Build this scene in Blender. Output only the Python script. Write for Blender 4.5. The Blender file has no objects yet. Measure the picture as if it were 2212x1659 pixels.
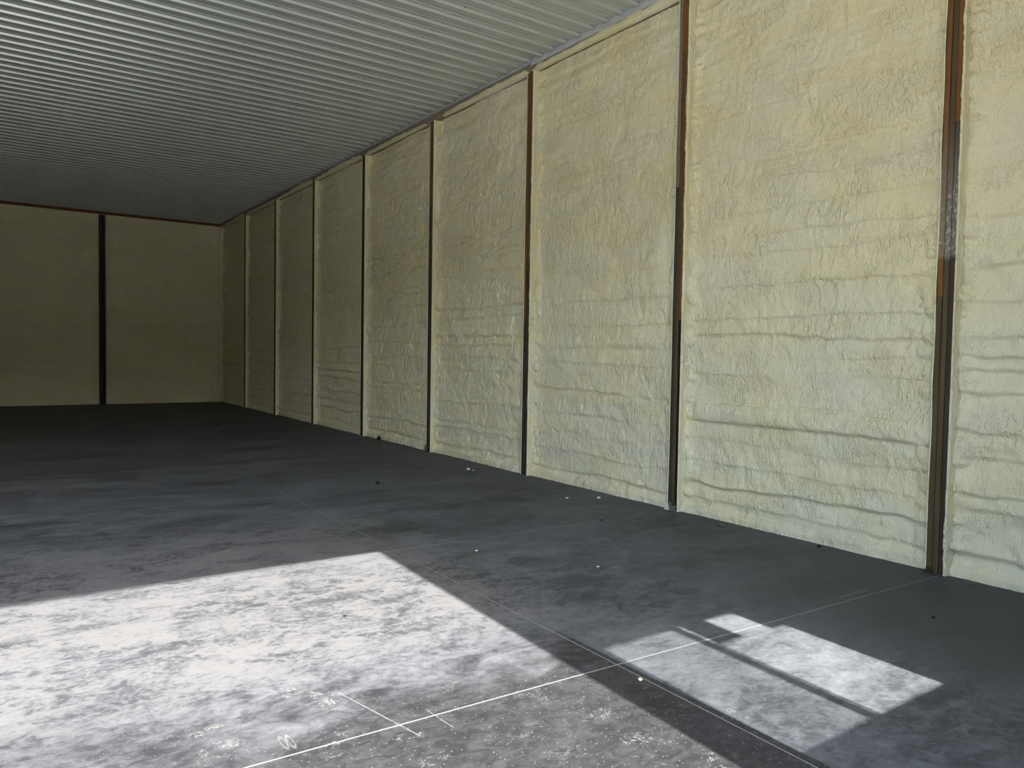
import bpy, bmesh, math, random
import numpy as np
from mathutils import Vector, Matrix

# ------------------------------------------------------------------ camera
S = bpy.context.scene
COL = S.collection
W_PX, H_PX = 2212, 1659
CAM = dict(x=-5.3841, y=0.0, z=1.4754, pitch=-0.0395, roll=0.0167, yaw=0.6102, f=1622.6)
cd = bpy.data.cameras.new('camera')
cd.sensor_fit = 'HORIZONTAL'
cd.sensor_width = 36.0
cd.lens = CAM['f'] / W_PX * 36.0
cd.clip_start = 0.05
cam = bpy.data.objects.new('camera', cd)
COL.objects.link(cam)
cp, sp = math.cos(CAM['pitch']), math.sin(CAM['pitch'])
cy, sy = math.cos(CAM['yaw']), math.sin(CAM['yaw'])
fw = Vector((sy * cp, cy * cp, sp))
r0 = Vector((cy, -sy, 0))
u0 = r0.cross(fw)
cr, sr = math.cos(CAM['roll']), math.sin(CAM['roll'])
r1 = r0 * cr + u0 * sr
u1 = -r0 * sr + u0 * cr
m = Matrix.Identity(4)
for i in range(3):
    m[i][0], m[i][1], m[i][2] = r1[i], u1[i], -fw[i]
m[0][3], m[1][3], m[2][3] = CAM['x'], CAM['y'], CAM['z']
cam.matrix_world = m
S.camera = cam

# ------------------------------------------------------------------ sky, sun, exposure
SUN_TAN = 0.79
SUN_DIR = Vector((0.0425, 1.0, -SUN_TAN)).normalized()     # the way the light travels
SUN_STRENGTH = 13.0
SKY_STRENGTH = 0.62
wd = bpy.data.worlds.new('sky')
S.world = wd
wd.use_nodes = True
wn = wd.node_tree.nodes
bgn = wn['Background']
sky = wn.new('ShaderNodeTexSky')
sky.sky_type = 'NISHITA'
sky.sun_disc = False
sky.sun_elevation = math.atan(SUN_TAN)
sky.sun_rotation = math.atan2(-SUN_DIR.x, -SUN_DIR.y)
sky.air_density = 1.0
sky.dust_density = 1.8
sky.ozone_density = 1.0
wd.node_tree.links.new(sky.outputs[0], bgn.inputs[0])
bgn.inputs[1].default_value = SKY_STRENGTH
sl = bpy.data.lights.new('sun', 'SUN')
sl.energy = SUN_STRENGTH
sl.angle = math.radians(0.53)
sl.color = (1.0, 0.96, 0.91)
sun = bpy.data.objects.new('sun', sl)
COL.objects.link(sun)
sun.location = (-6, -14, 14)
sun.rotation_euler = SUN_DIR.to_track_quat('-Z', 'Y').to_euler()
vs = S.view_settings
vs.view_transform = 'Standard'
vs.look = 'None'
vs.gamma = 1.0
vs.use_curve_mapping = False
vs.exposure = 1.04

# ------------------------------------------------------------------ layout (metres)
BAY = 2.438
Y0 = 2.539                     # nearest post in view
POST_Y = [Y0 + BAY * k for k in range(8)]
HW = 0.058                     # half a post's width
REC = 0.09                     # depth of the foam behind the post faces
YB = 22.083                    # back wall, post faces
ZC = 5.0                       # ceiling pans
ZB = 4.872                     # underside of the eave board
YF = -0.15                     # inner face of the front wall
XL = -9.0                     # left wall
RNG = np.random.default_rng(7)
random.seed(5)

# ------------------------------------------------------------------ helpers
def smooth(t):
    t = np.clip(t, 0, 1)
    return t * t * (3 - 2 * t)

class Noise:
    def __init__(self, seed):
        self.t = np.random.default_rng(seed).random((256, 256)) * 2 - 1
    def __call__(self, a, b):
        a = np.asarray(a, float); b = np.asarray(b, float)
        ia = np.floor(a).astype(int); ib = np.floor(b).astype(int)
        fa = smooth(a - ia); fb = smooth(b - ib)
        t = self.t
        g = lambda i, j: t[i % 256, j % 256]
        return ((g(ia, ib) * (1 - fa) + g(ia + 1, ib) * fa) * (1 - fb)
                + (g(ia, ib + 1) * (1 - fa) + g(ia + 1, ib + 1) * fa) * fb)

def mesh_np(name, verts, faces, mat, parent=None, shade=True):
    me = bpy.data.meshes.new(name)
    v = np.asarray(verts, np.float32).reshape(-1, 3)
    f = np.asarray(faces, np.int32)
    me.vertices.add(len(v)); me.vertices.foreach_set('co', v.ravel())
    me.loops.add(f.size); me.loops.foreach_set('vertex_index', f.ravel())
    me.polygons.add(len(f))
    me.polygons.foreach_set('loop_start', np.arange(0, f.size, f.shape[1], dtype=np.int32))
    me.polygons.foreach_set('loop_total', np.full(len(f), f.shape[1], np.int32))
    me.update(calc_edges=True)
    if shade:
        me.polygons.foreach_set('use_smooth', np.ones(len(f), bool))
    me.validate()
    if mat: me.materials.append(mat)
    o = bpy.data.objects.new(name, me)
    COL.objects.link(o)
    if parent: o.parent = parent
    return o

def grid_faces(nu, nv, flip=False):
    i = np.arange(nu - 1)[:, None]; j = np.arange(nv - 1)[None, :]
    a = i * nv + j
    q = np.stack([a, a + nv, a + nv + 1, a + 1], -1).reshape(-1, 4)
    return q[:, ::-1] if flip else q

def obj(name, bm, mat, parent=None, shade=False):
    me = bpy.data.meshes.new(name)
    bmesh.ops.recalc_face_normals(bm, faces=bm.faces[:])
    if shade:
        for f in bm.faces: f.smooth = True
    bm.to_mesh(me); bm.free()
    if mat: me.materials.append(mat)
    o = bpy.data.objects.new(name, me)
    COL.objects.link(o)
    if parent: o.parent = parent
    return o

def add_box(bm, lo, hi, bev=0.0):
    r = bmesh.ops.create_cube(bm, size=1.0)
    vs_ = r['verts']
    for v in vs_:
        v.co = Vector([lo[i] + (v.co[i] + 0.5) * (hi[i] - lo[i]) for i in range(3)])
    if bev:
        es = list({e for v in vs_ for e in v.link_edges})
        bmesh.ops.bevel(bm, geom=es, offset=bev, segments=1, affect='EDGES')

def box(name, lo, hi, mat, parent=None, bev=0.0):
    bm = bmesh.new(); add_box(bm, lo, hi, bev)
    return obj(name, bm, mat, parent)

def structure(o):
    o['kind'] = 'structure'
    return o

def thing(name, label, cat, loc, group=None):
    o = bpy.data.objects.new(name, None)
    o.empty_display_size = 0.1
    COL.objects.link(o)
    o.location = loc
    o['label'] = label; o['category'] = cat
    if group: o['group'] = group
    return o

def put(o, parent):
    """child built in world coordinates: keep it where it is"""
    o.parent = parent
    o.matrix_parent_inverse = Matrix.Translation(parent.location).inverted()
    return o

# ------------------------------------------------------------------ materials
class MB:
    def __init__(self, name):
        self.m = bpy.data.materials.new(name); self.m.use_nodes = True
        self.t = self.m.node_tree; self.b = self.t.nodes['Principled BSDF']
        self.co = self.t.nodes.new('ShaderNodeTexCoord').outputs['Object']
    def n(self, kind, **kw):
        o = self.t.nodes.new(kind)
        for k, v in kw.items(): setattr(o, k, v)
        return o
    def link(self, a, b): self.t.links.new(a, b)
    def setin(self, sock, v):
        if hasattr(v, 'is_linked') or hasattr(v, 'links'): self.link(v, sock)
        else: sock.default_value = v
    def mapping(self, scale=(1, 1, 1), loc=(0, 0, 0), rot=(0, 0, 0), src=None):
        o = self.n('ShaderNodeMapping')
        o.inputs['Scale'].default_value = scale; o.inputs['Location'].default_value = loc
        o.inputs['Rotation'].default_value = rot
        self.link(src or self.co, o.inputs['Vector'])
        return o.outputs[0]
    def noise(self, scale=(1, 1, 1), detail=4, rough=.5, dist=0, loc=(0, 0, 0), rot=(0, 0, 0), src=None):
        o = self.n('ShaderNodeTexNoise')
        o.inputs['Scale'].default_value = 1.0
        o.inputs['Detail'].default_value = detail; o.inputs['Roughness'].default_value = rough
        o.inputs['Distortion'].default_value = dist
        self.link(self.mapping(scale, loc, rot, src), o.inputs['Vector'])
        return o.outputs['Fac']
    def math(self, op, a, b=0.0, c=0.0, clamp=False):
        o = self.n('ShaderNodeMath', operation=op); o.use_clamp = clamp
        self.setin(o.inputs[0], a); self.setin(o.inputs[1], b); self.setin(o.inputs[2], c)
        return o.outputs[0]
    def mr(self, v, a, b, c=0.0, d=1.0, kind='SMOOTHSTEP'):
        o = self.n('ShaderNodeMapRange', interpolation_type=kind)
        self.setin(o.inputs[0], v)
        for i, x in zip((1, 2, 3, 4), (a, b, c, d)): self.setin(o.inputs[i], x)
        return o.outputs[0]
    def mix(self, f, a, b, mode='MIX'):
        o = self.n('ShaderNodeMix', data_type='RGBA', blend_type=mode)
        self.setin(o.inputs[0], f)
        for i, x in ((6, a), (7, b)):
            if isinstance(x, (tuple, list)): o.inputs[i].default_value = (*x[:3], 1)
            else: self.link(x, o.inputs[i])
        return o.outputs[2]
    def bump(self, h, dist, strength=1.0, prev=None):
        o = self.n('ShaderNodeBump')
        o.inputs['Distance'].default_value = dist; o.inputs['Strength'].default_value = strength
        self.link(h, o.inputs['Height'])
        if prev: self.link(prev, o.inputs['Normal'])
        return o.outputs[0]
    def sep(self):
        o = self.n('ShaderNodeSeparateXYZ'); self.link(self.co, o.inputs[0]); return o.outputs
    def done(self, color=None, rough=.6, normal=None, metal=0.0, spec=.5):
        if color is not None:
            if isinstance(color, (tuple, list)): self.b.inputs['Base Color'].default_value = (*color[:3], 1)
            else: self.link(color, self.b.inputs['Base Color'])
        self.setin(self.b.inputs['Roughness'], rough)
        self.b.inputs['Metallic'].default_value = metal
        self.b.inputs['Specular IOR Level'].default_value = spec
        if normal: self.link(normal, self.b.inputs['Normal'])
        return self.m

def mat_foam(name, axis):
    """sprayed polyurethane foam; axis = horizontal axis that runs along the wall"""
    b = MB(name)
    k = lambda a, z: (a, a, z)
    big = b.noise(k(1.1, 2.6), 3, .55, .4)
    col = b.mix(b.mr(big, .36, .64), (0.77, 0.71, 0.51), (0.79, 0.70, 0.43))
    fine = b.noise(k(7, 16), 4, .6)
    col = b.mix(b.mr(fine, .3, .7, .0, .35), col, (0.82, 0.76, 0.54))
    worm = b.noise(k(34, 15), 2, .5, 1.4)
    curd = b.noise(k(17, 8.5), 3, .55, .9)
    fur = b.noise(k(78, 34), 2, .5, .8)
    amt = b.mr(b.noise(k(2.2, 3.5), 2, .5, loc=(3, 7, 2)), .40, .64, .15, 1.0)
    h = b.math('ADD', b.math('MULTIPLY', worm, amt), b.math('ADD', b.math('MULTIPLY', curd, .6), b.math('MULTIPLY', fur, .34)))
    nrm = b.bump(h, .022, 1.0)
    pits = b.noise(k(150, 130), 2, .6)
    nrm = b.bump(pits, .0022, 1.0, nrm)
    return b.done(col, b.mr(fine, .3, .7, .36, .55), nrm, spec=.5)

def mat_wood(name, base, dark, grain=1.0, smear=None, fuzz=0.0):
    b = MB(name)
    oi = b.n('ShaderNodeObjectInfo')
    off = b.n('ShaderNodeVectorMath', operation='ADD')
    b.link(b.co, off.inputs[0])
    cmb = b.n('ShaderNodeCombineXYZ')
    b.link(b.math('MULTIPLY', oi.outputs['Random'], 37.0), cmb.inputs[2])
    b.link(cmb.outputs[0], off.inputs[1])
    v = off.outputs[0]
    g = b.noise((60, 85, 1.1), 4, .6, 1.6, src=v)
    col = b.mix(b.math('MULTIPLY', b.mr(g, .36, .62), grain), base, dark)
    blot = b.noise((8, 8, 1.6), 3, .5, src=v)
    col = b.mix(b.mr(blot, .35, .75, 0, .45), col, dark)
    if smear:
        z0, z1, amount = smear
        z = b.sep()[2]
        win = b.math('MULTIPLY', b.mr(z, z0 - .02, z0 + .03), b.mr(z, z1, z1 - .9))
        s = b.noise((55, 55, 26), 5, .75, .6)
        film = b.math('MULTIPLY', win, .36)
        col = b.mix(film, col, (0.36, 0.33, 0.29))
        th = b.math('SUBTRACT', .74, b.math('MULTIPLY', win, amount))
        mk = b.math('MULTIPLY', b.mr(b.math('SUBTRACT', s, th), 0, .06), win)
        col = b.mix(b.math('MULTIPLY', mk, .75), col, (0.50, 0.46, 0.37))
    if fuzz:
        s = b.noise((90, 90, 60), 4, .7)
        col = b.mix(b.mr(s, .62 - fuzz * .2, .8 - fuzz * .2, 0, .8), col, (.42, .38, .30))
    return b.done(col, .62, b.bump(g, .002, .6), spec=.3)

FOAM_Y = mat_foam('foam_along_y', 'y')
FOAM_X = mat_foam('foam_along_x', 'x')

def mat_ceiling():
    b = MB('ceiling_steel')
    n = b.noise((.6, 1.3, 1), 3, .5)
    col = b.mix(n, (.53, .56, .555), (.59, .615, .605))
    streak = b.noise((.35, 26, 26), 2, .5)
    col = b.mix(b.mr(streak, .4, .7, 0, .18), col, (.45, .47, .47))
    return b.done(col, .32, None, spec=.6, metal=.42)
CEIL = mat_ceiling()

def mat_plain(name, c1, c2, scale=6.0, rough=.6, bump=0.0, spec=.5, metal=0.0):
    b = MB(name)
    n = b.noise((scale,) * 3, 4, .6)
    col = b.mix(b.mr(n, .3, .7), c1, c2)
    return b.done(col, rough, b.bump(n, bump) if bump else None, spec=spec, metal=metal)

TRIM = mat_plain('trim_steel', (.42, .44, .45), (.50, .51, .50), 5, .35)
BOARD = mat_wood('eave_board_wood', (.27, .205, .145), (.15, .11, .075), .8, fuzz=.75)
BOARD_RED = mat_wood('back_board_wood', (.20, .07, .03), (.09, .035, .018), .8)
STEEL = mat_plain('siding_steel', (.4, .4, .38), (.45, .45, .42), 3, .45)
SCREW = mat_plain('screw_steel', (.05, .05, .05), (.09, .09, .09), 30, .4, metal=.6)
DUST = mat_plain('joint_dust', (.20, .197, .182), (.25, .246, .226), 30, .9, spec=.1)
PLASTIC = mat_plain('grey_plastic', (.20, .195, .19), (.05, .05, .05), 40, .35)
GRAVEL = mat_plain('yard_gravel', (.56, .545, .51), (.66, .645, .61), 2, .95, spec=.1)
GRASS = mat_plain('field_grass', (.06, .09, .025), (.10, .13, .04), .4, .95, spec=.1)
LEAF = mat_plain('blocker_leaves', (.025, .045, .015), (.05, .085, .028), .8, .9, spec=.1)
FRAME = mat_plain('white_vinyl', (.7, .7, .69), (.75, .75, .73), 5, .4)
DARKBIT = mat_plain('dark_dirt', (.015, .014, .013), (.04, .036, .03), 60, .9, spec=.1)
FOAMBIT = mat_plain('foam_scrap', (.60, .56, .44), (.72, .68, .55), 60, .8, .002)
BROWNBIT = mat_plain('brown_scrap', (.09, .07, .05), (.14, .11, .08), 60, .8)

ORANGE = mat_wood('wood_orange', (.22, .098, .026), (.11, .046, .014), .8)
ORANGE_SM = mat_wood('wood_orange_smeared', (.22, .098, .026), (.12, .050, .016), .8, (2.185, 3.35, .19))
OLIVE = mat_wood('wood_olive', (.115, .078, .033), (.060, .040, .019), .8)
OLIVE_SM = mat_wood('wood_olive_smeared', (.115, .078, .033), (.060, .040, .019), .8, (2.17, 3.3, .23))
UMBER = mat_wood('wood_umber', (.062, .042, .027), (.030, .020, .014), .8)
UMBER_SM = mat_wood('wood_umber_smeared', (.060, .042, .029), (.030, .020, .015), .8, (2.185, 3.4, .22))
FILMED = mat_wood('wood_filmed', (.19, .125, .09), (.12, .078, .055), .7, fuzz=.7)
SLATE = mat_wood('wood_slate', (.050, .048, .046), (.022, .021, .020), .7, fuzz=.25)
BLACKW = mat_wood('wood_black', (.016, .011, .008), (.007, .005, .004), .7)
REDW = mat_wood('wood_dark_red', (.075, .024, .012), (.03, .010, .006), .7)
RUST = mat_wood('wood_rust', (.19, .085, .040), (.11, .046, .022), .8, fuzz=.45)

def mat_floor():
    b = MB('trowelled_concrete')
    X, Y, Z = b.sep()
    warp = b.noise((.5, .5, 1), 3, .5)
    # cloudy trowel mottling, longer across than along
    c1 = b.noise((.6, 1.25, 1), 5, .6, .5)
    c2 = b.noise((2.6, 4.2, 1), 5, .62, 1.0, rot=(0, 0, .5))
    c3 = b.noise((11, 15, 1), 4, .65, 1.2, rot=(0, 0, .35))
    c4 = b.noise((36, 46, 1), 4, .65, .8)
    v = b.math('ADD', b.math('MULTIPLY', c1, .30), b.math('MULTIPLY', c2, .30))
    v = b.math('ADD', v, b.math('MULTIPLY', c3, .26))
    v = b.math('ADD', v, b.math('MULTIPLY', c4, .14))
    ramp = b.n('ShaderNodeValToRGB')
    el = ramp.color_ramp.elements
    el[0].position = .39; el[0].color = (.030, .033, .037, 1)
    el[1].position = .62; el[1].color = (.128, .135, .144, 1)
    for p_, c_ in ((.45, (.048, .052, .058, 1)), (.50, (.077, .082, .090, 1)), (.55, (.100, .106, .114, 1))):
        e = el.new(p_); e.color = c_
    b.link(v, ramp.inputs[0])
    col = ramp.outputs[0]
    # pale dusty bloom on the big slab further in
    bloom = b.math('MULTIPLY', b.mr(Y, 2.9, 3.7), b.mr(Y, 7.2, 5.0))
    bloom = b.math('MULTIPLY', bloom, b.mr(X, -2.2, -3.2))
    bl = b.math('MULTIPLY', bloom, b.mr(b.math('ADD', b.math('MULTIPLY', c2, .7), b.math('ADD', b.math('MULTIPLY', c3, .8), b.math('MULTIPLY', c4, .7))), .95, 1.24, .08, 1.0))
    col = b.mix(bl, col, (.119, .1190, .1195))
    # floor colour darkens towards the right wall near the front
    wall_dark = b.math('MULTIPLY', b.mr(X, -2.0, -1.2), b.mr(Y, 4.5, 2.2))
    col = b.mix(b.math('MULTIPLY', wall_dark, .55), col, (.040, .041, .042))
    # dense burnished corner of the slab nearest the door
    edge = b.math('ADD', Y, b.math('MULTIPLY', b.math('SUBTRACT', c2, .5), 1.3))
    edge = b.math('ADD', edge, b.math('MULTIPLY', b.math('SUBTRACT', warp, .5), .8))
    edge = b.math('ADD', edge, b.mr(X, -4.3, -5.6, 0, -.55, 'LINEAR'))
    burn = b.mr(edge, 3.35, 2.55)
    burn = b.math('MULTIPLY', burn, b.mr(X, -2.885, -2.895))
    burn = b.math('MULTIPLY', burn, b.mr(X, -5.4, -4.1, .55, 1.0))
    spk = b.n('ShaderNodeTexVoronoi')
    spk.inputs['Scale'].default_value = 1.0
    b.link(b.mapping((62, 62, 1)), spk.inputs['Vector'])
    spot = b.math('MULTIPLY', b.mr(spk.outputs['Distance'], .26, .14),
                  b.math('GREATER_THAN', b.noise((62.3, 61.1, 1), 1, .5), .53))
    dense = b.mix(b.mr(c3, .35, .7), (.014, .0145, .016), (.030, .0305, .032))
    cl = b.mr(b.noise((5.5, 7.5, 1), 5, .7, .5, loc=(4, 2, 0)), .60, .74)
    dense = b.mix(b.math('MULTIPLY', cl, .5), dense, (.11, .11, .105))
    dense = b.mix(b.math('MULTIPLY', spot, .7), dense, (.17, .167, .15))
    col = b.mix(b.math('MULTIPLY', burn, .92), col, dense)
    # white scuffs with a place of their own
    rag = b.noise((48, 62, 1), 5, .75, 2.2)
    tot = None
    for x, y, rx, ry, s in ((-4.334, 3.15, .07, .06, 1), (-4.209, 3.053, .09, .07, 1), (-4.215, 2.95, .05, .10, .9), (-4.684, 2.833, .10, .07, .9),
                            (-4.414, 3.035, .06, .05, .7), (-4.32, 2.664, .07, .05, 1), (-4.07, 2.527, .07, .05, .9), (-3.70, 2.82, .09, .06, .6),
                            (-4.682, 2.982, .12, .06, .7), (-4.356, 2.531, .06, .05, .6), (-3.454, 2.566, .10, .12, .6), (-3.193, 1.752, .10, .08, 1),
                            (-2.842, 1.969, .09, .07, 1), (-3.344, 2.027, .09, .07, .7), (-3.313, 2.274, .12, .06, .6), (-4.062, 2.339, .08, .05, .7),
                            (-3.4, 3.829, .14, .10, .6), (-4.188, 4.062, .12, .08, .5), (-3.62, 2.15, .12, .08, .5)):
        dx = b.math('DIVIDE', b.math('SUBTRACT', X, x), rx); dy = b.math('DIVIDE', b.math('SUBTRACT', Y, y), ry)
        d = b.math('ADD', b.math('MULTIPLY', dx, dx), b.math('MULTIPLY', dy, dy))
        w_ = b.math('MULTIPLY', b.mr(d, 1.6, 0.0), s)
        tot = w_ if tot is None else b.math('MAXIMUM', tot, w_)
    rag2 = b.noise((17, 24, 1), 3, .6, 2.2, loc=(7, 3, 0))
    lump = b.noise((10, 13, 1), 3, .6, .5, loc=(1, 8, 0))
    line = b.math('SUBTRACT', 1.0, b.math('MULTIPLY', b.math('ABSOLUTE', b.math('SUBTRACT', rag2, .5)), 6.0))
    tot = b.math('MULTIPLY', tot, b.mr(lump, .44, .58))
    sc = b.mr(b.math('ADD', line, b.math('MULTIPLY', tot, .42)), .98, 1.25)
    sc = b.math('MULTIPLY', b.math('MULTIPLY', sc, b.mr(rag, .34, .54)), b.mr(tot, 0.05, .5))
    # the pair of ring-shaped boot scuffs and the two thin scratches
    for x, y in ((-4.482, 2.752), (-4.457, 2.746)):
        dx = b.math('DIVIDE', b.math('SUBTRACT', X, x), .0095); dy = b.math('DIVIDE', b.math('SUBTRACT', Y, y), .052)
        d = b.math('ADD', b.math('MULTIPLY', dx, dx), b.math('MULTIPLY', dy, dy))
        ring = b.mr(b.math('ABSOLUTE', b.math('SUBTRACT', d, 1.0)), .55, .15)
        sc = b.math('MAXIMUM', sc, b.math('MULTIPLY', ring, b.mr(rag, .42, .56)))
    for (xa, ya), (xb, yb), wd_ in (((-4.15, 3.037), (-4.027, 2.51), .0035), ((-3.906, 2.697), (-3.888, 2.501), .0025),
                                    ((-1.05, 2.605), (-.74, 2.598), .010), ((-2.5, 5.10), (-2.36, 5.10), .014),
                                    ((-1.46, 5.02), (-.95, 4.985), .012)):
        L = math.hypot(xb - xa, yb - ya); ux, uy = (xb - xa) / L, (yb - ya) / L
        px = b.math('SUBTRACT', X, xa); py = b.math('SUBTRACT', Y, ya)
        al = b.math('ADD', b.math('MULTIPLY', px, ux), b.math('MULTIPLY', py, uy))
        ac = b.math('ABSOLUTE', b.math('ADD', b.math('MULTIPLY', px, -uy), b.math('MULTIPLY', py, ux)))
        ln = b.math('MULTIPLY', b.mr(ac, wd_ * 1.3, wd_ * .6), b.math('MULTIPLY', b.mr(al, -.01, .02), b.mr(al, L + .01, L - .02)))
        ln = b.math('MULTIPLY', ln, b.mr(rag, .40, .52))
        sc = b.math('MAXIMUM', sc, b.math('MULTIPLY', ln, .8))
    col = b.mix(b.math('MULTIPLY', sc, .75), col, (.20, .195, .178))
    rough = b.math('ADD', b.mr(v, .4, .6, .58, .72), b.math('MULTIPLY', sc, .2))
    h = b.math('ADD', b.math('MULTIPLY', c3, .7), b.math('MULTIPLY', c4, .5))
    return b.done(col, rough, b.bump(h, .0022, .8), spec=.32)
FLOOR = mat_floor()

# ------------------------------------------------------------------ floor: slabs between saw cuts
floor = structure(box('floor', (XL - .1, YF - .25, -.16), (.16, YB + .16, -.0012), DUST))
CUTX = [.15, -2.86, -5.90, XL - .05]
def cutx(i, y):
    if i == 1: return -2.935 + .0085 * (y - 1.5) if y < 9 else -2.871 + .004 * (y - 9)
    return CUTX[i]
def cuty(j, x):
    if j == 0: return YF - .22
    if j == 10: return YB + .14
    return Y0 + BAY * (j - 1) - .035 - .033 * x
GX, GY = 0.0038, 0.005
for i in range(3):
    for j in range(10):
        P = []
        for (a, jj) in ((i, j), (i, j + 1), (i + 1, j + 1), (i + 1, j)):
            y = Y0 + BAY * (jj - 1)
            for _ in range(3):
                x = cutx(a, y); y = cuty(jj, x)
            P.append([x + (-GX if a == i else GX) * (0 if a in (0, 3) else 1),
                      y + (GY if jj == j else -GY) * (0 if jj in (0, 10) else 1)])
        bm = bmesh.new()
        top = [bm.verts.new((x, y, 0)) for x, y in P]
        low = [bm.verts.new((x, y, -.001)) for x, y in P]
        bm.faces.new(top); bm.faces.new(low[::-1])
        for q in range(4): bm.faces.new((top[q], low[q], low[(q + 1) % 4], top[(q + 1) % 4]))
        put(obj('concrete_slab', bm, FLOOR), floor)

# ------------------------------------------------------------------ ceiling: ribbed steel panels
ceiling = structure(box('ceiling', (XL - .1, YF - .2, ZC + .03), (.16, YB + .16, ZC + .12), TRIM))
PITCH = .2286
def rib_profile():
    """(y, drop) across one 9 inch pitch centred on a major rib"""
    p = [(-.0365, 0), (-.0335, .0020), (-.0235, .0215), (-.0205, .0245), (.0205, .0245), (.0235, .0215), (.0335, .0020), (.0365, 0)]
    for c in (.0762, .1524):
        p += [(c - .015, 0), (c - .008, .0052), (c + .008, .0052), (c + .015, 0)]
    return p
prof = []
for kk in range(4):
    prof += [(kk * PITCH + y, d) for y, d in rib_profile()]
prof = [(-.0378, 0)] + prof + [(4 * PITCH - .0385, 0)]
XE = -.022
def ceiling_panel_mesh():
    bm = bmesh.new()
    rows = []
    for x in (XE, XL):
        rows.append(([bm.verts.new((x, y, -d)) for y, d in prof], [bm.verts.new((x, y, -d + .0012)) for y, d in prof]))
    (a, at), (c, ct) = rows
    for q in range(len(prof) - 1):
        bm.faces.new((a[q], a[q + 1], c[q + 1], c[q]))
        bm.faces.new((at[q + 1], at[q], ct[q], ct[q + 1]))
        bm.faces.new((a[q], at[q], at[q + 1], a[q + 1]))
    return bm
first = 7.205 - 33 * PITCH + PITCH
pan0 = None
scr = []
kk = 0
y = first
while y < YB + .05:
    if pan0 is None:
        pan0 = put(obj('ceiling_panel', ceiling_panel_mesh(), CEIL), ceiling)
        pan = pan0
    else:
        pan = pan0.copy(); COL.objects.link(pan)
    pan.location = (0, y, ZC + (.0016 if kk % 2 else 0))
    for q in range(4):
        for xs in (-.055, -1.36, -2.92, -4.44, -5.96, -7.48, -8.9):
            scr.append((xs + random.uniform(-.006, .006), y + q * PITCH - .052, ZC))
    y += 4 * PITCH; kk += 1
bm = bmesh.new()
for x, yy, z in scr:
    bmesh.ops.create_cone(bm, cap_ends=True, segments=6, radius1=.0055, radius2=.006, depth=.006,
                          matrix=Matrix.Translation((x, yy, z - .003)))
s_ = put(obj('screw_heads', bm, SCREW), ceiling); s_['kind'] = 'stuff'

# eave trim: a wide folded strip near the door, a narrow one beyond it
bm = bmesh.new()
add_box(bm, (-.008, YF, ZC - .072), (-.003, 7.40, ZC + .028), .001)
add_box(bm, (-.03, YF, ZC + .0215), (.05, 7.40, ZC + .0245))
structure(obj('trim_1', bm, TRIM))
bm = bmesh.new()
add_box(bm, (-.004, 7.36, ZC - .036), (.001, YB - .001, ZC + .027), .001)
add_box(bm, (-.03, 7.40, ZC + .0215), (.05, YB - .001, ZC + .0245))
structure(obj('trim_2', bm, TRIM))
# eave board on the right wall and board across the back wall
trim3 = structure(box('trim_3', (.004, YF, ZB), (.134, YB, ZC + .02), BOARD, bev=.003))
trim4 = structure(box('trim_4', (XL, YB - .03, 4.905), (.0, YB + .02, ZC - .022), BOARD_RED, bev=.003))

# ------------------------------------------------------------------ sprayed foam between the posts
def height_field(seed, yy, zz, y_lo, y_hi, amp=1.0, far_beads=True, custom=None, slope=0.0):
    """thickness of the foam (towards the room) over the flat bay"""
    n1, n2, n3 = Noise(seed), Noise(seed + 1), Noise(seed + 2)
    r = np.random.default_rng(seed)
    h = np.zeros_like(yy)
    z = .16
    w = y_hi - y_lo
    while z < 4.9:
        a = amp * r.uniform(.007, .022) * (1.5 if r.random() < .22 else 1)
        zi = z + slope * (yy - y_lo - w / 2) + .035 * n1(yy * 1.3 + z * 7, z * 3 + 0 * yy) + .012 * n2(yy * 7, z * 5 + 0 * yy)
        t = zz - zi
        env = .45 + .55 * smooth((n3(yy * 1.1, 9 + z * 4 + 0 * yy) + .7) / 1.1)
        lip = smooth(t / .022 + .5)
        h += a * env * lip * np.exp(-np.maximum(t, 0) / r.uniform(.05, .12))
        if r.random() < .4:
            h -= a * .5 * env * np.exp(-(t + .03) ** 2 / .0005)
        z += r.uniform(.10, .30)
    h += amp * (.010 * n1(yy * 1.2, zz * 1.6) + .006 * n2(yy * 3.5, zz * 6) + .0035 * n3(yy * 9, zz * 13)
                + .0065 * n1(yy * 22 + 2 * n2(yy * 6, zz * 6), zz * 10) + .0030 * n2(yy * 44, zz * 20))
    if custom is not None:
        h += custom(yy, zz, n1, n2)
    # rolled beads where the passes ran up against the posts
    for side in ((1, -1) if far_beads else (-1,)):
        z = .2
        while z < 4.75:
            ry_, rz_ = r.uniform(.03, .075), r.uniform(.030, .085)
            cyy = (y_hi - .012 - r.uniform(.005, .05)) if side == 1 else (y_lo + .05 + r.uniform(0, .06))
            a = r.uniform(.020, .055) * (1 if side == 1 else .6)
            if r.random() < .8:
                sel = (np.abs(yy - cyy) < ry_ * 1.2) & (np.abs(zz - z) < rz_ * 1.2)
                q = 1 - ((yy[sel] - cyy + .01 * n2(yy[sel] * 25, zz[sel] * 25)) / ry_) ** 2 - ((zz[sel] - z + .01 * n3(yy[sel] * 25, zz[sel] * 25)) / rz_) ** 2
                h[sel] = np.maximum(h[sel], h[sel] * .6 + a * np.sqrt(np.clip(q, 0, 1)))
            z += rz_ * r.uniform(1.1, 2.2)
    return h

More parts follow.
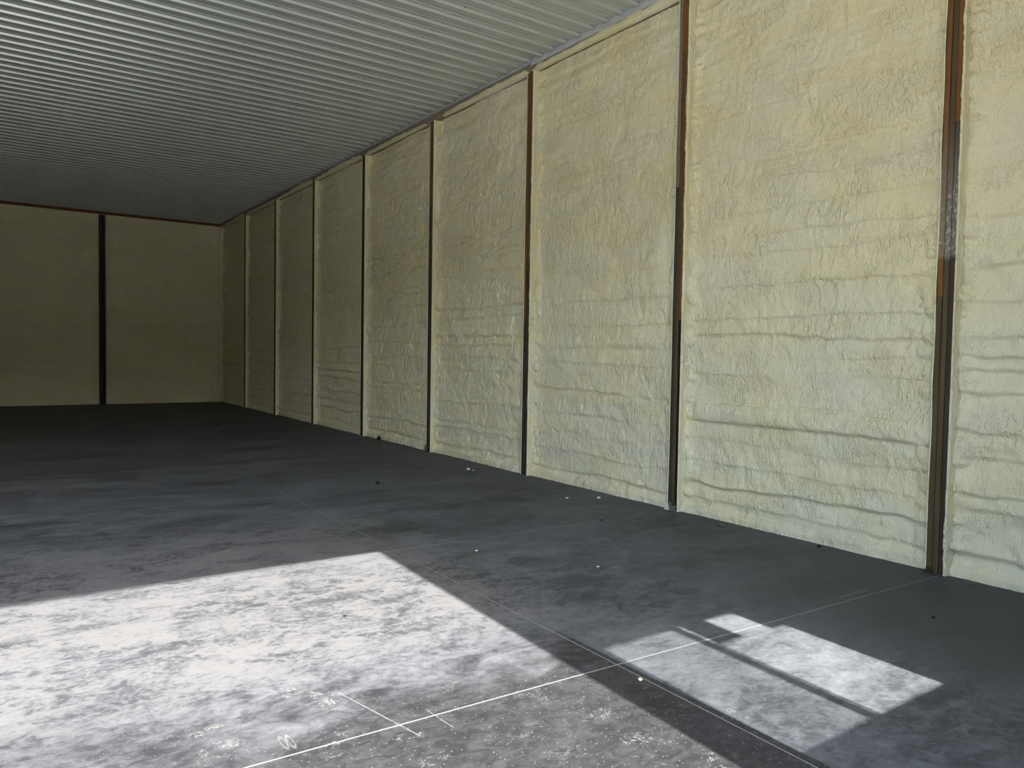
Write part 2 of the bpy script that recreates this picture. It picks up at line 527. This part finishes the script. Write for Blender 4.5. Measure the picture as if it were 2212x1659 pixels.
def foam_bay(seed, y_near, y_far, ny, nz, parent, amp=1.0, custom=None, lipfar=True, slope=0.0):
    n = Noise(seed + 50); n2 = Noise(seed + 51)
    zt = ZB + .004
    z = np.linspace(0, zt, nz)
    ya = y_near + HW
    yb = y_far - HW
    cols = []
    # near post, far flank (mostly hidden)
    for yy, x in ((ya, -.001), (ya + .004, -.006), (ya + .011, -.004), (ya + .014, .02), (ya + .018, .05)):
        cols.append(('flank', yy, x))
    ys = np.linspace(ya + .022, yb - .014, ny)
    for q in ys: cols.append(('face', q, REC))
    for x in np.linspace(REC - .012, .012, 7): cols.append(('strip', yb - .011, x))
    cols += [('lip', yb - .010, .002), ('lip', yb - .006, -.0045), ('lip2', yb + .001, -.0050), ('lip3', yb + .002, -.0005)]
    Y = np.zeros((len(cols), nz)); X = np.zeros_like(Y); Z = np.repeat(z[None], len(cols), 0)
    kind = [c[0] for c in cols]
    for i, (k, yy, x) in enumerate(cols):
        Y[i] = yy; X[i] = x
        if k == 'flank':
            Y[i] += .003 * n(z * 3, 5 + 0 * z)
        if k == 'strip':
            Y[i] += -.006 * (n(z * 2.2, 1 + x * 9 + 0 * z) + .15 * n2(z * 14, x * 20 + 0 * z)) - .006 * smooth((x - .05) / .04)
        if k in ('lip2', 'lip3'):
            rag = np.maximum(0, n(z * 34, 3.3 + 0 * z)) * .007 + np.maximum(0, n2(z * 9, 1.1 + 0 * z) - .1) * .012 + np.maximum(0, n2(z * 42, 7 + 0 * z)) * .003
            Y[i] += rag * smooth(.5 + .9 * n2(z * .9, 2.2 + 0 * z))
    fi = [i for i, k in enumerate(kind) if k == 'face']
    yy, zz = Y[fi], Z[fi]
    h = height_field(seed, yy, zz, ya, yb, amp, True, custom, slope)
    # skirt onto the slab, roll up to the eave board, corner against the flanks
    skirt = .045 * smooth((.115 - zz + .02 * n(yy * 2.5, zz * 0 + 4)) / .06)
    head = .020 * smooth((zz - (zt - .03) + .012 * n(yy * 3, zz * 0 + 8)) / .03) - .022 * smooth((zz - zt + .26) / .12)
    edge = smooth((yy - ya - .01) / .04)
    h = h * edge + skirt + head + .05 * (1 - smooth((yy - ya) / .035))
    X[fi] = np.clip(REC + .006 - h, .006, .128)
    for i, k in enumerate(kind):          # flank columns meet the skirt and the head
        if k == 'strip':
            X[i] = np.minimum(X[i], X[fi[-1]] * (X[i] / REC) + .0)
    V = np.stack([X, Y, Z], -1)
    o = mesh_np('foam_panel', V, grid_faces(len(cols), nz, True), FOAM_Y)
    return put(o, parent)

wall_right = structure(box('wall_right', (.135, YF - .2, -.004), (.26, YB + .2, ZC + .03), STEEL))

def ridge_ab(yy, zz, n1, n2):
    t = zz - (.985 + .004 * (yy - 3.7) + .02 * n1(yy * 1.2, yy * 0 + 2))
    env = smooth((4.86 - yy) / .12) * (.65 + .35 * smooth((yy - 2.6) / 1.2))
    r_ = .052 * np.sqrt(np.clip(1 - (t / .090) ** 2, 0, 1)) * env
    return r_ + .012 * np.exp(-((zz - .70) / .12) ** 2) * n1(yy * 1.5, zz * 3) - .012 * smooth((.80 - zz) / .2) * smooth((zz - .1) / .2) - .014 * np.exp(-((t - .085) / .010) ** 2) * env
def dimple_bc(yy, zz, n1, n2):
    q = ((yy - 5.35) / .16) ** 2 + ((zz - 2.45) / .30) ** 2
    return .03 * np.exp(-q * 1.5) + .018 * np.exp(-((zz - 1.62) / .045) ** 2) * smooth((yy - 5.0) / .3)
def brace_corner(yy, zz, n1, n2):
    yc = np.interp(zz, [1.157, 2.79, 4.319], [21.513, 21.002, 20.251])
    d = yy - yc
    return .030 * np.exp(-(d / .055) ** 4) * (1 + .3 * n1(zz * 6, d * 9))
bays = [(Y0 - BAY, Y0, 110, 380, 1.25, None), (Y0, Y0 + BAY, 190, 430, 1.0, ridge_ab),
        (POST_Y[1], POST_Y[2], 170, 360, 1.05, dimple_bc), (POST_Y[2], POST_Y[3], 130, 300, 1.45, None),
        (POST_Y[3], POST_Y[4], 110, 260, 1.6, None), (POST_Y[4], POST_Y[5], 90, 230, 1.6, None),
        (POST_Y[5], POST_Y[6], 80, 200, 1.6, None), (POST_Y[6], POST_Y[7], 70, 180, 1.5, None),
        (POST_Y[7], YB + .05, 90, 180, 1.0, brace_corner)]
for i, (a, c, ny, nz, amp, cu) in enumerate(bays):
    foam_bay(100 + 10 * i, a, c, ny, nz, wall_right, amp, cu, slope=RNG.uniform(-.012, .012))

# ragged foam lip sprayed over the eave board, one length per bay
def foam_lip(seed, y0, y1, tall):
    n = Noise(seed); n2 = Noise(seed + 1)
    k = max(24, int((y1 - y0) / .025))
    y = np.linspace(y0, y1, k)
    env = smooth((y - y0) / .12) * smooth((y1 - y) / .12)
    hgt = .012 + tall * env * (.40 + .60 * smooth(.5 + .8 * n(y * .9, y * 0 + 1))) + .010 * n2(y * 8, y * 0 + 3) * env
    rows = []
    for f_, x in ((-.30, .034), (-.24, .004), (.0, -.012), (.3, -.013), (.62, -.010), (.9, -.0065), (1.0, .000), (1.0, .006)):
        zz = ZB - .004 + hgt * f_
        xx = x + .003 * n2(y * 14, y * 0 + f_ * 9) - (.004 * np.abs(n(y * 5, y * 0 + f_ * 4)) if x < 0 else 0)
        rows.append(np.stack([xx, y, zz], -1))
    V = np.stack(rows, 0)
    return put(mesh_np('foam_lip', V, grid_faces(len(rows), k), FOAM_Y), wall_right)
lips = [(Y0 - BAY + .1, Y0 - .08, .075), (Y0 - .05, POST_Y[1] - .07, .07), (POST_Y[1] - .03, POST_Y[2] - .04, .060), (POST_Y[2] + .02, POST_Y[3] - .30, .055),
        (POST_Y[3] + .15, POST_Y[4] - .08, .05), (POST_Y[4] + .08, POST_Y[5] - .1, .06), (POST_Y[5] + .05, POST_Y[6] - .05, .07),
        (POST_Y[6] + .02, POST_Y[7] - .05, .075), (POST_Y[7] + .02, YB - .05, .07)]
for i, (a, c, t) in enumerate(lips): foam_lip(400 + 7 * i, a, c, t)

# ------------------------------------------------------------------ posts: three plies nailed together
def ply(y0, y1, z0, z1, x0, mat, seed, parent, face='y', bow=.003):
    """one board of a post; (y0,y1) across the post, face flush at x0"""
    n = Noise(seed)
    k = max(3, int((z1 - z0) / .18))
    zs = np.linspace(z0, z1, k)
    bm = bmesh.new()
    rings = []
    c = .003
    sec = [(0, c), (c, 0), (1 - 0, 0), (1, c)]
    for z in zs:
        b_ = bow * float(n(z * .55, 1.5)); d_ = .0022 * float(n(z * .6, 7.5))
        wv = .0010 * float(n(z * 2.1, 3.5))
        a, e = y0 + b_ + wv, y1 + b_ - wv
        pts = [(x0 + d_ + .07, a), (x0 + d_ + c, a), (x0 + d_, a + c), (x0 + d_, e - c), (x0 + d_ + c, e), (x0 + d_ + .07, e)]
        rings.append([bm.verts.new((x, y, z)) for x, y in pts])
    for A, B in zip(rings, rings[1:]):
        for q in range(6): bm.faces.new((A[q], A[(q + 1) % 6], B[(q + 1) % 6], B[q]))
    bm.faces.new(rings[0][::-1]); bm.faces.new(rings[-1])
    if face == 'x':
        bmesh.ops.transform(bm, matrix=Matrix(((0, 1, 0, 0), (1, 0, 0, 0), (0, 0, 1, 0), (0, 0, 0, 1))), verts=bm.verts[:])
    return put(obj('board', bm, mat), parent)

def post(center, spec, label, seed, face='y', x0=0.0, half=HW, top=ZB - .003, gaps=(.0032, .0048)):
    """spec: three columns (far, middle, near) of (z_top, material) from the floor up"""
    loc = (0.03, center, 0) if face == 'y' else (center, YB + .03, 0)
    p = thing('wall_post', label, 'post', loc, 'laminated posts along the foam walls')
    w = (2 * half - sum(gaps)) / 3
    e = half - .001
    edges = [(center + e - w, center + e), (center - w / 2 + (gaps[1] - gaps[0]) / 2, center + w / 2 + (gaps[1] - gaps[0]) / 2), (center - e, center - e + w)]
    if face == 'x': edges = edges[::-1]
    for c, (colspec, (a, b_)) in enumerate(zip(spec, edges)):
        z = .002
        for q, (zt, mt) in enumerate(colspec):
            zt = min(zt, top)
            ply(a, b_, z, zt - (.0015 if zt < top else 0), x0 + random.uniform(-.0012, .0015), mt, seed + c * 11 + q * 3, p, face)
            z = zt
    return p

T = 9
pA = post(POST_Y[0], [[(1.924, OLIVE), (T, ORANGE_SM)], [(2.16, OLIVE), (T, OLIVE_SM)], [(2.18, UMBER), (3.096, UMBER_SM), (T, ORANGE)]],
     'wide brown three-ply wooden post at the right edge, whitish foam smear across its middle', 900)
pB = post(POST_Y[1], [[(1.95, UMBER), (3.085, SLATE), (T, FILMED)], [(4.349, OLIVE), (T, ORANGE)], [(1.832, BLACKW), (2.25, RUST), (T, ORANGE)]],
     'brown wooden post second from the right edge, grey rags at its foot', 930)
pC = post(POST_Y[2], [[(1.87, UMBER), (T, ORANGE)], [(2.5, UMBER), (T, OLIVE)], [(2.4, UMBER), (T, ORANGE)]],
     'slim brown wooden post third from the right edge, two nails sticking out beside it', 960)
pD = post(POST_Y[3], [[(2.75, UMBER), (3.64, SLATE), (T, RUST)], [(2.6, UMBER), (T, OLIVE)], [(2.85, UMBER), (T, RUST)]],
     'slim reddish-brown wooden post fourth from the right edge, grey plastic scrap at its foot', 990)
pE = post(POST_Y[4], [[(T, UMBER)], [(3.4, BLACKW), (T, UMBER)], [(3.0, BLACKW), (T, REDW)]],
     'thin dark wooden post fifth from the right edge, black clod right of it', 1020)
pF = post(POST_Y[5], [[(T, UMBER)], [(T, UMBER)], [(2.2, BLACKW), (T, REDW)]],
     'thin dark wooden post sixth from the right edge, third from the far corner', 1050)
pG = post(POST_Y[6], [[(T, BLACKW)], [(T, UMBER)], [(T, BLACKW)]],
     'thin black-brown post second from the far corner on the long wall', 1080)
pH = post(POST_Y[7], [[(T, BLACKW)], [(T, BLACKW)], [(T, BLACKW)]],
     'thin black-brown post on the long wall nearest the far corner, beside the sloping foam ridge', 1110)
pK = post(-2.922, [[(2.2, BLACKW), (T, REDW)], [(T, BLACKW)], [(2.1, BLACKW), (3.0, UMBER), (T, REDW)]],
     'dark red-brown post standing against the far end wall on the left', 1140, 'x', YB - .012, .068, 4.885, (.012, .012))

# nails beside the third post, plastic rags at the feet of posts
for z, L in ((1.905, .055), (1.838, .045)):
    bm = bmesh.new()
    yb_ = POST_Y[2] - HW - .012
    bmesh.ops.create_cone(bm, cap_ends=True, segments=8, radius1=.0022, radius2=.0022, depth=L,
                          matrix=Matrix.Translation((.028, yb_ - L / 2 + .02, z)) @ Matrix.Rotation(math.radians(90), 4, 'X'))
    bmesh.ops.create_cone(bm, cap_ends=True, segments=8, radius1=.0045, radius2=.0045, depth=.002,
                          matrix=Matrix.Translation((.028, yb_ - L + .02, z)) @ Matrix.Rotation(math.radians(90), 4, 'X'))
    put(obj('nail', bm, SCREW), pC)

def rag(name, parent, cx, cyy, w, h, seed, mat, x=-.012):
    n = Noise(seed)
    k, l = 16, 10
    V = []
    for side in (0, 1):
        for i in range(k):
            for j in range(l):
                yy = cyy + (i / (k - 1) - .5) * w
                top = h * (.55 + .45 * float(n(i * .9, 2.2)) + .25 * float(n(i * 2.3, 4.1)))
                zz = .001 + max(.01, top) * j / (l - 1)
                xx = x - .010 * (1 - j / (l - 1)) + .009 * float(n(i * .8, j * .9)) + side * .0015
                V.append((min(xx, -.003 + side * .0015), yy, zz))
    F = np.concatenate([grid_faces(k, l), grid_faces(k, l, True) + k * l])
    o = mesh_np(name, V, F, mat)
    o['label'] = 'torn grey plastic and foam rag at the foot of the post'
    return put(o, parent)
rag('plastic_rag', pB, 0, POST_Y[1] - .002, .12, .075, 71, PLASTIC)
rag('plastic_rag', pB, 0, POST_Y[1] + .055, .05, .11, 74, FOAMBIT, -.016)
rag('plastic_rag', pD, 0, POST_Y[3] + .05, .07, .15, 72, PLASTIC)
rag('plastic_rag', pA, 0, POST_Y[0] + .035, .06, .05, 73, UMBER)

# ------------------------------------------------------------------ back wall
wall_back = structure(box('wall_back', (XL - .1, YB + .06, -.004), (.16, YB + .2, ZC + .03), STEEL))
def foam_back(seed, xa, xb, nx, nz, custom=None):
    n = Noise(seed + 5); n2 = Noise(seed + 6)
    zt = 4.915
    x = np.linspace(xa, xb, nx); z = np.linspace(0, zt, nz)
    XX, ZZ = np.meshgrid(x, z, indexing='ij')
    h = height_field(seed, XX, ZZ, xa, xb, .75, True, custom)
    side = smooth((XX - xa) / .025) * smooth((xb - XX) / .025)
    h = h * side + .026 * smooth((.10 - ZZ) / .06) + .022 * smooth((ZZ - 4.84) / .05)
    YY = YB + .030 - h * .8 - .006
    YY = YY + .035 * (1 - side)
    V = np.stack([XX, YY, ZZ], -1)
    return put(mesh_np('foam_panel', V, grid_faces(nx, nz), FOAM_X), wall_back)
def brace_back(xx, zz, n1, n2):
    xc = np.interp(zz, [.103, 2.69, 4.843], [-.129, -1.561, -2.716])
    d = (xx - xc) * .87
    return .022 * np.exp(-(d / .07) ** 6) * (1 + .25 * n1(zz * 6, d * 9)) * smooth((4.7 - zz) / .3)
def hook_back(xx, zz, n1, n2):
    q = ((xx + 3.4) / .05) ** 2 + ((zz - 3.93) / .035) ** 2
    return .03 * np.exp(-q) + .012 * np.exp(-((xx + 3.45) / .03) ** 2) * smooth((zz - 3.9) / .1) * smooth((4.4 - zz) / .2)
foam_back(700, -2.854, .05, 170, 300, brace_back)
foam_back(720, -5.84, -2.990, 150, 280, hook_back)
foam_back(740, XL, -5.84, 40, 60)

# ------------------------------------------------------------------ left wall and front wall (behind the camera)
LD0, LD1, DH = .45, 5.3, 4.27                 # unseen side door opening, added to light the near foam
bm = bmesh.new()
for ylo, yhi, zlo in ((YF - .2, LD0, -.004), (LD0, LD1, DH), (LD1, YB + .2, -.004)):
    add_box(bm, (XL - .2, ylo, zlo), (XL - .06, yhi, ZC + .03))
wall_left = structure(obj('wall_left', bm, STEEL))
def foam_left(y0, y1, z0):
    k, l = max(6, int((y1 - y0) / .11)), max(6, int((ZC - z0) / .07))
    y = np.linspace(y0, y1, k); z = np.linspace(z0, ZC - .005, l)
    YY, ZZ = np.meshgrid(y, z, indexing='ij'); n = Noise(881)
    XX = XL - .03 + .018 * n(YY * 1.3, ZZ * 3) + .01 * n(YY * 5, ZZ * 8)
    return put(mesh_np('foam_panel', np.stack([XX, YY, ZZ], -1), grid_faces(k, l), FOAM_Y), wall_left)
foam_left(YF, LD0, 0); foam_left(LD0, LD1, DH); foam_left(LD1, YB, 0)
DX0, DX1 = -8.6, -3.249                       # front door opening
FO = YF - .20                                 # outer face of the front wall
WX0, WX1, WZ0, WZ1 = -3.02, -1.82, 1.30, 2.58 # window opening
bm = bmesh.new()
for lo, hi in (((XL - .2, 0), (DX0, ZC + .03)), ((DX0, DH), (DX1, ZC + .03)), ((DX1, 0), (WX0, ZC + .03)),
               ((WX0, 0), (WX1, WZ0)), ((WX0, WZ1), (WX1, ZC + .03)), ((WX1, 0), (.26, ZC + .03))):
    add_box(bm, (lo[0], FO, max(lo[1], -.004)), (hi[0], YF, hi[1]))
wall_front = structure(obj('wall_front', bm, FOAM_X))
# window: two sashes, the left one glazed, the right one slid open
win = structure(bpy.data.objects.new('window_1', None)); COL.objects.link(win)
win.location = ((WX0 + WX1) / 2, -.12, WZ0)
A0, A1, B0, B1, SZ0, SZ1 = -2.972, -2.489, -2.410, -1.880, 1.390, 2.310
def wbox(name, x0, x1, z0, z1, mat, t=.012):
    return put(box(name, (x0, -.150, z0), (x1, -.150 + 2 * t, z1), mat), win)
wbox('frame_jamb', WX0 - .03, A0, WZ0 - .03, WZ1 + .03, FRAME); wbox('frame_jamb', B1, WX1 + .03, WZ0 - .03, WZ1 + .03, FRAME)
wbox('frame_sill', A0, B1, WZ0 - .03, SZ0, FRAME); wbox('frame_head', A0, B1, SZ1, WZ1 + .03, FRAME)
wbox('meeting_rail', A1, B0 - .018, SZ0, SZ1, FRAME)
wbox('frame_stop', B0 - .012, B0, SZ0, 2.095, FRAME)
wbox('notch_plate', B0, -2.218, 2.095, SZ1, FRAME, .006); wbox('notch_plate', -1.99, B1, 2.085, SZ1, FRAME, .006)  # opaque plates added to notch the sun patch on the floor
def mat_glass():
    m_ = bpy.data.materials.new('tinted_pane'); m_.use_nodes = True
    t = m_.node_tree; t.nodes.remove(t.nodes['Principled BSDF'])
    tr = t.nodes.new('ShaderNodeBsdfTransparent'); tr.inputs[0].default_value = (.60, .63, .63, 1)
    gl = t.nodes.new('ShaderNodeBsdfGlossy'); gl.inputs['Roughness'].default_value = .02
    fr = t.nodes.new('ShaderNodeFresnel'); fr.inputs[0].default_value = 1.45
    mx = t.nodes.new('ShaderNodeMixShader')
    t.links.new(fr.outputs[0], mx.inputs[0]); t.links.new(tr.outputs[0], mx.inputs[1]); t.links.new(gl.outputs[0], mx.inputs[2])
    t.links.new(mx.outputs[0], t.nodes['Material Output'].inputs[0])
    return m_
gp = mesh_np('pane', [(A0, -.138, SZ0), (A1, -.138, SZ0), (A1, -.138, SZ1), (A0, -.138, SZ1)], [(0, 1, 2, 3)], mat_glass(), shade=False)
put(gp, win)

# unseen yard, pale gravel by the doors to bounce light, dark grass beyond
structure(box('ground_yard', (-17, -7.5, -.30), (5, FO - .001, -.02), GRAVEL))
structure(box('ground_side', (-17, FO, -.30), (XL - .201, 14, -.02), GRAVEL))  # gravel outside the added side door
structure(box('ground_field', (-160, -160, -.5), (160, 160, -.31), GRASS))
# unseen tree belt, added to block low sky light through the doors
bm = bmesh.new()
rt = np.random.default_rng(3)
for k in range(150):
    t = k / 149
    if t < .55: x, y_ = -70 + 110 * t / .55, -34 - rt.uniform(0, 7)
    else: x, y_ = -46 - rt.uniform(0, 7), -34 + 90 * (t - .55) / .45
    hh = rt.uniform(7, 12)
    r_ = bmesh.ops.create_icosphere(bm, subdivisions=2, radius=1.0)
    nn = Noise(k)
    for v in r_['verts']:
        q = 1 + .25 * float(nn(v.co.x * 3 + 4, v.co.y * 3 + v.co.z * 2))
        v.co = Vector((x + v.co.x * 2.6 * q, y_ + v.co.y * 2.6 * q, -.6 + (v.co.z + 1) * hh / 2 * q))
tb = obj('light_block_trees', bm, LEAF, None, True)
tb['kind'] = 'stuff'; tb['label'] = 'unseen belt of dark green trees added to block low sky light'; tb['category'] = 'trees'

# ------------------------------------------------------------------ crumbs on the slab
def crumb(x, y, size, mat, name, label, cat, seed, flat=.45):
    bm = bmesh.new()
    bmesh.ops.create_icosphere(bm, subdivisions=2, radius=1.0)
    r = np.random.default_rng(seed); n = Noise(seed)
    sx, sy_ = size * r.uniform(.7, 1.2), size * r.uniform(.6, 1.0)
    for v in bm.verts:
        k = 1 + .35 * float(n(v.co.x * 2.2 + 5, v.co.y * 2.2 + v.co.z * 1.7))
        v.co = Vector((v.co.x * sx * k, v.co.y * sy_ * k, v.co.z * size * flat * k))
    zmin = min(v.co.z for v in bm.verts)
    for v in bm.verts: v.co.z = max(v.co.z - zmin - size * .05, 0)
    o = obj(name, bm, mat)
    o.location = (x, y, 0.0005); o.rotation_euler = (0, 0, r.uniform(0, 6))
    o['label'] = label; o['category'] = cat
    return o
crumb(-1.823, 7.686, .026, DARKBIT, 'dirt_clod', 'small black dirt clod alone in the middle of the shaded slab', 'dirt', 1, .7)
crumb(-.06, 11.45, .045, DARKBIT, 'dirt_clod', 'small black clod against the foot of the long wall', 'dirt', 2, .8)
crumb(-.406, 8.048, .035, FOAMBIT, 'foam_scrap', 'pale foam scrap on the slab left of the third post from the right', 'scrap', 3)
crumb(-.380, 7.97, .018, FOAMBIT, 'foam_scrap', 'tiny foam crumb lying just right of a larger pale scrap', 'scrap', 31)
crumb(-1.712, 15.172, .03, DARKBIT, 'dirt_clod', 'farthest dark speck on the dim slab near the far corner', 'dirt', 4)
crumb(-.499, 5.962, .016, FOAMBIT, 'foam_scrap', 'tiny white foam crumb, farther of two near the wall left of the second post', 'scrap', 5)
crumb(-.215, 5.797, .022, FOAMBIT, 'foam_scrap', 'white foam crumb, nearer the wall of two left of the second post', 'scrap', 6)
crumb(-.887, 4.994, .014, DARKBIT, 'dirt_clod', 'tiny dark speck on the saw cut leading to the second post', 'dirt', 7)
crumb(-3.763, 3.905, .011, DARKBIT, 'dirt_clod', 'tiny dark speck in the middle of the big sunlit patch', 'dirt', 8)
crumb(-2.395, 4.70, .012, FOAMBIT, 'foam_scrap', 'pale crumb in shade right of the corner of the big sunlit patch', 'scrap', 9)
crumb(-.932, 2.094, .013, DARKBIT, 'dirt_clod', 'tiny dark speck on shaded slab right of the small sunlit patches', 'dirt', 10)
crumb(-.10, 4.30, .04, BROWNBIT, 'brown_scrap', 'flat brown scrap at the wall foot right of the second post from the right', 'scrap', 11, .25)
crumb(-.04, 3.4, .016, DARKBIT, 'dirt_clod', 'small dark speck at the wall foot midway along the widest foam bay', 'dirt', 12)
crumb(-1.9, 3.9, .010, FOAMBIT, 'foam_scrap', 'tiny pale crumb on the shaded slab above the small sunlit patches', 'scrap', 13)
crumb(-2.95, 2.42, .014, FOAMBIT, 'foam_scrap', 'pale flake in the dark strip between the sunlit patches', 'scrap', 14, .2)
crumb(-.03, 2.28, .02, BROWNBIT, 'brown_scrap', 'brown shaving at the wall foot right of the widest post', 'scrap', 15, .25)
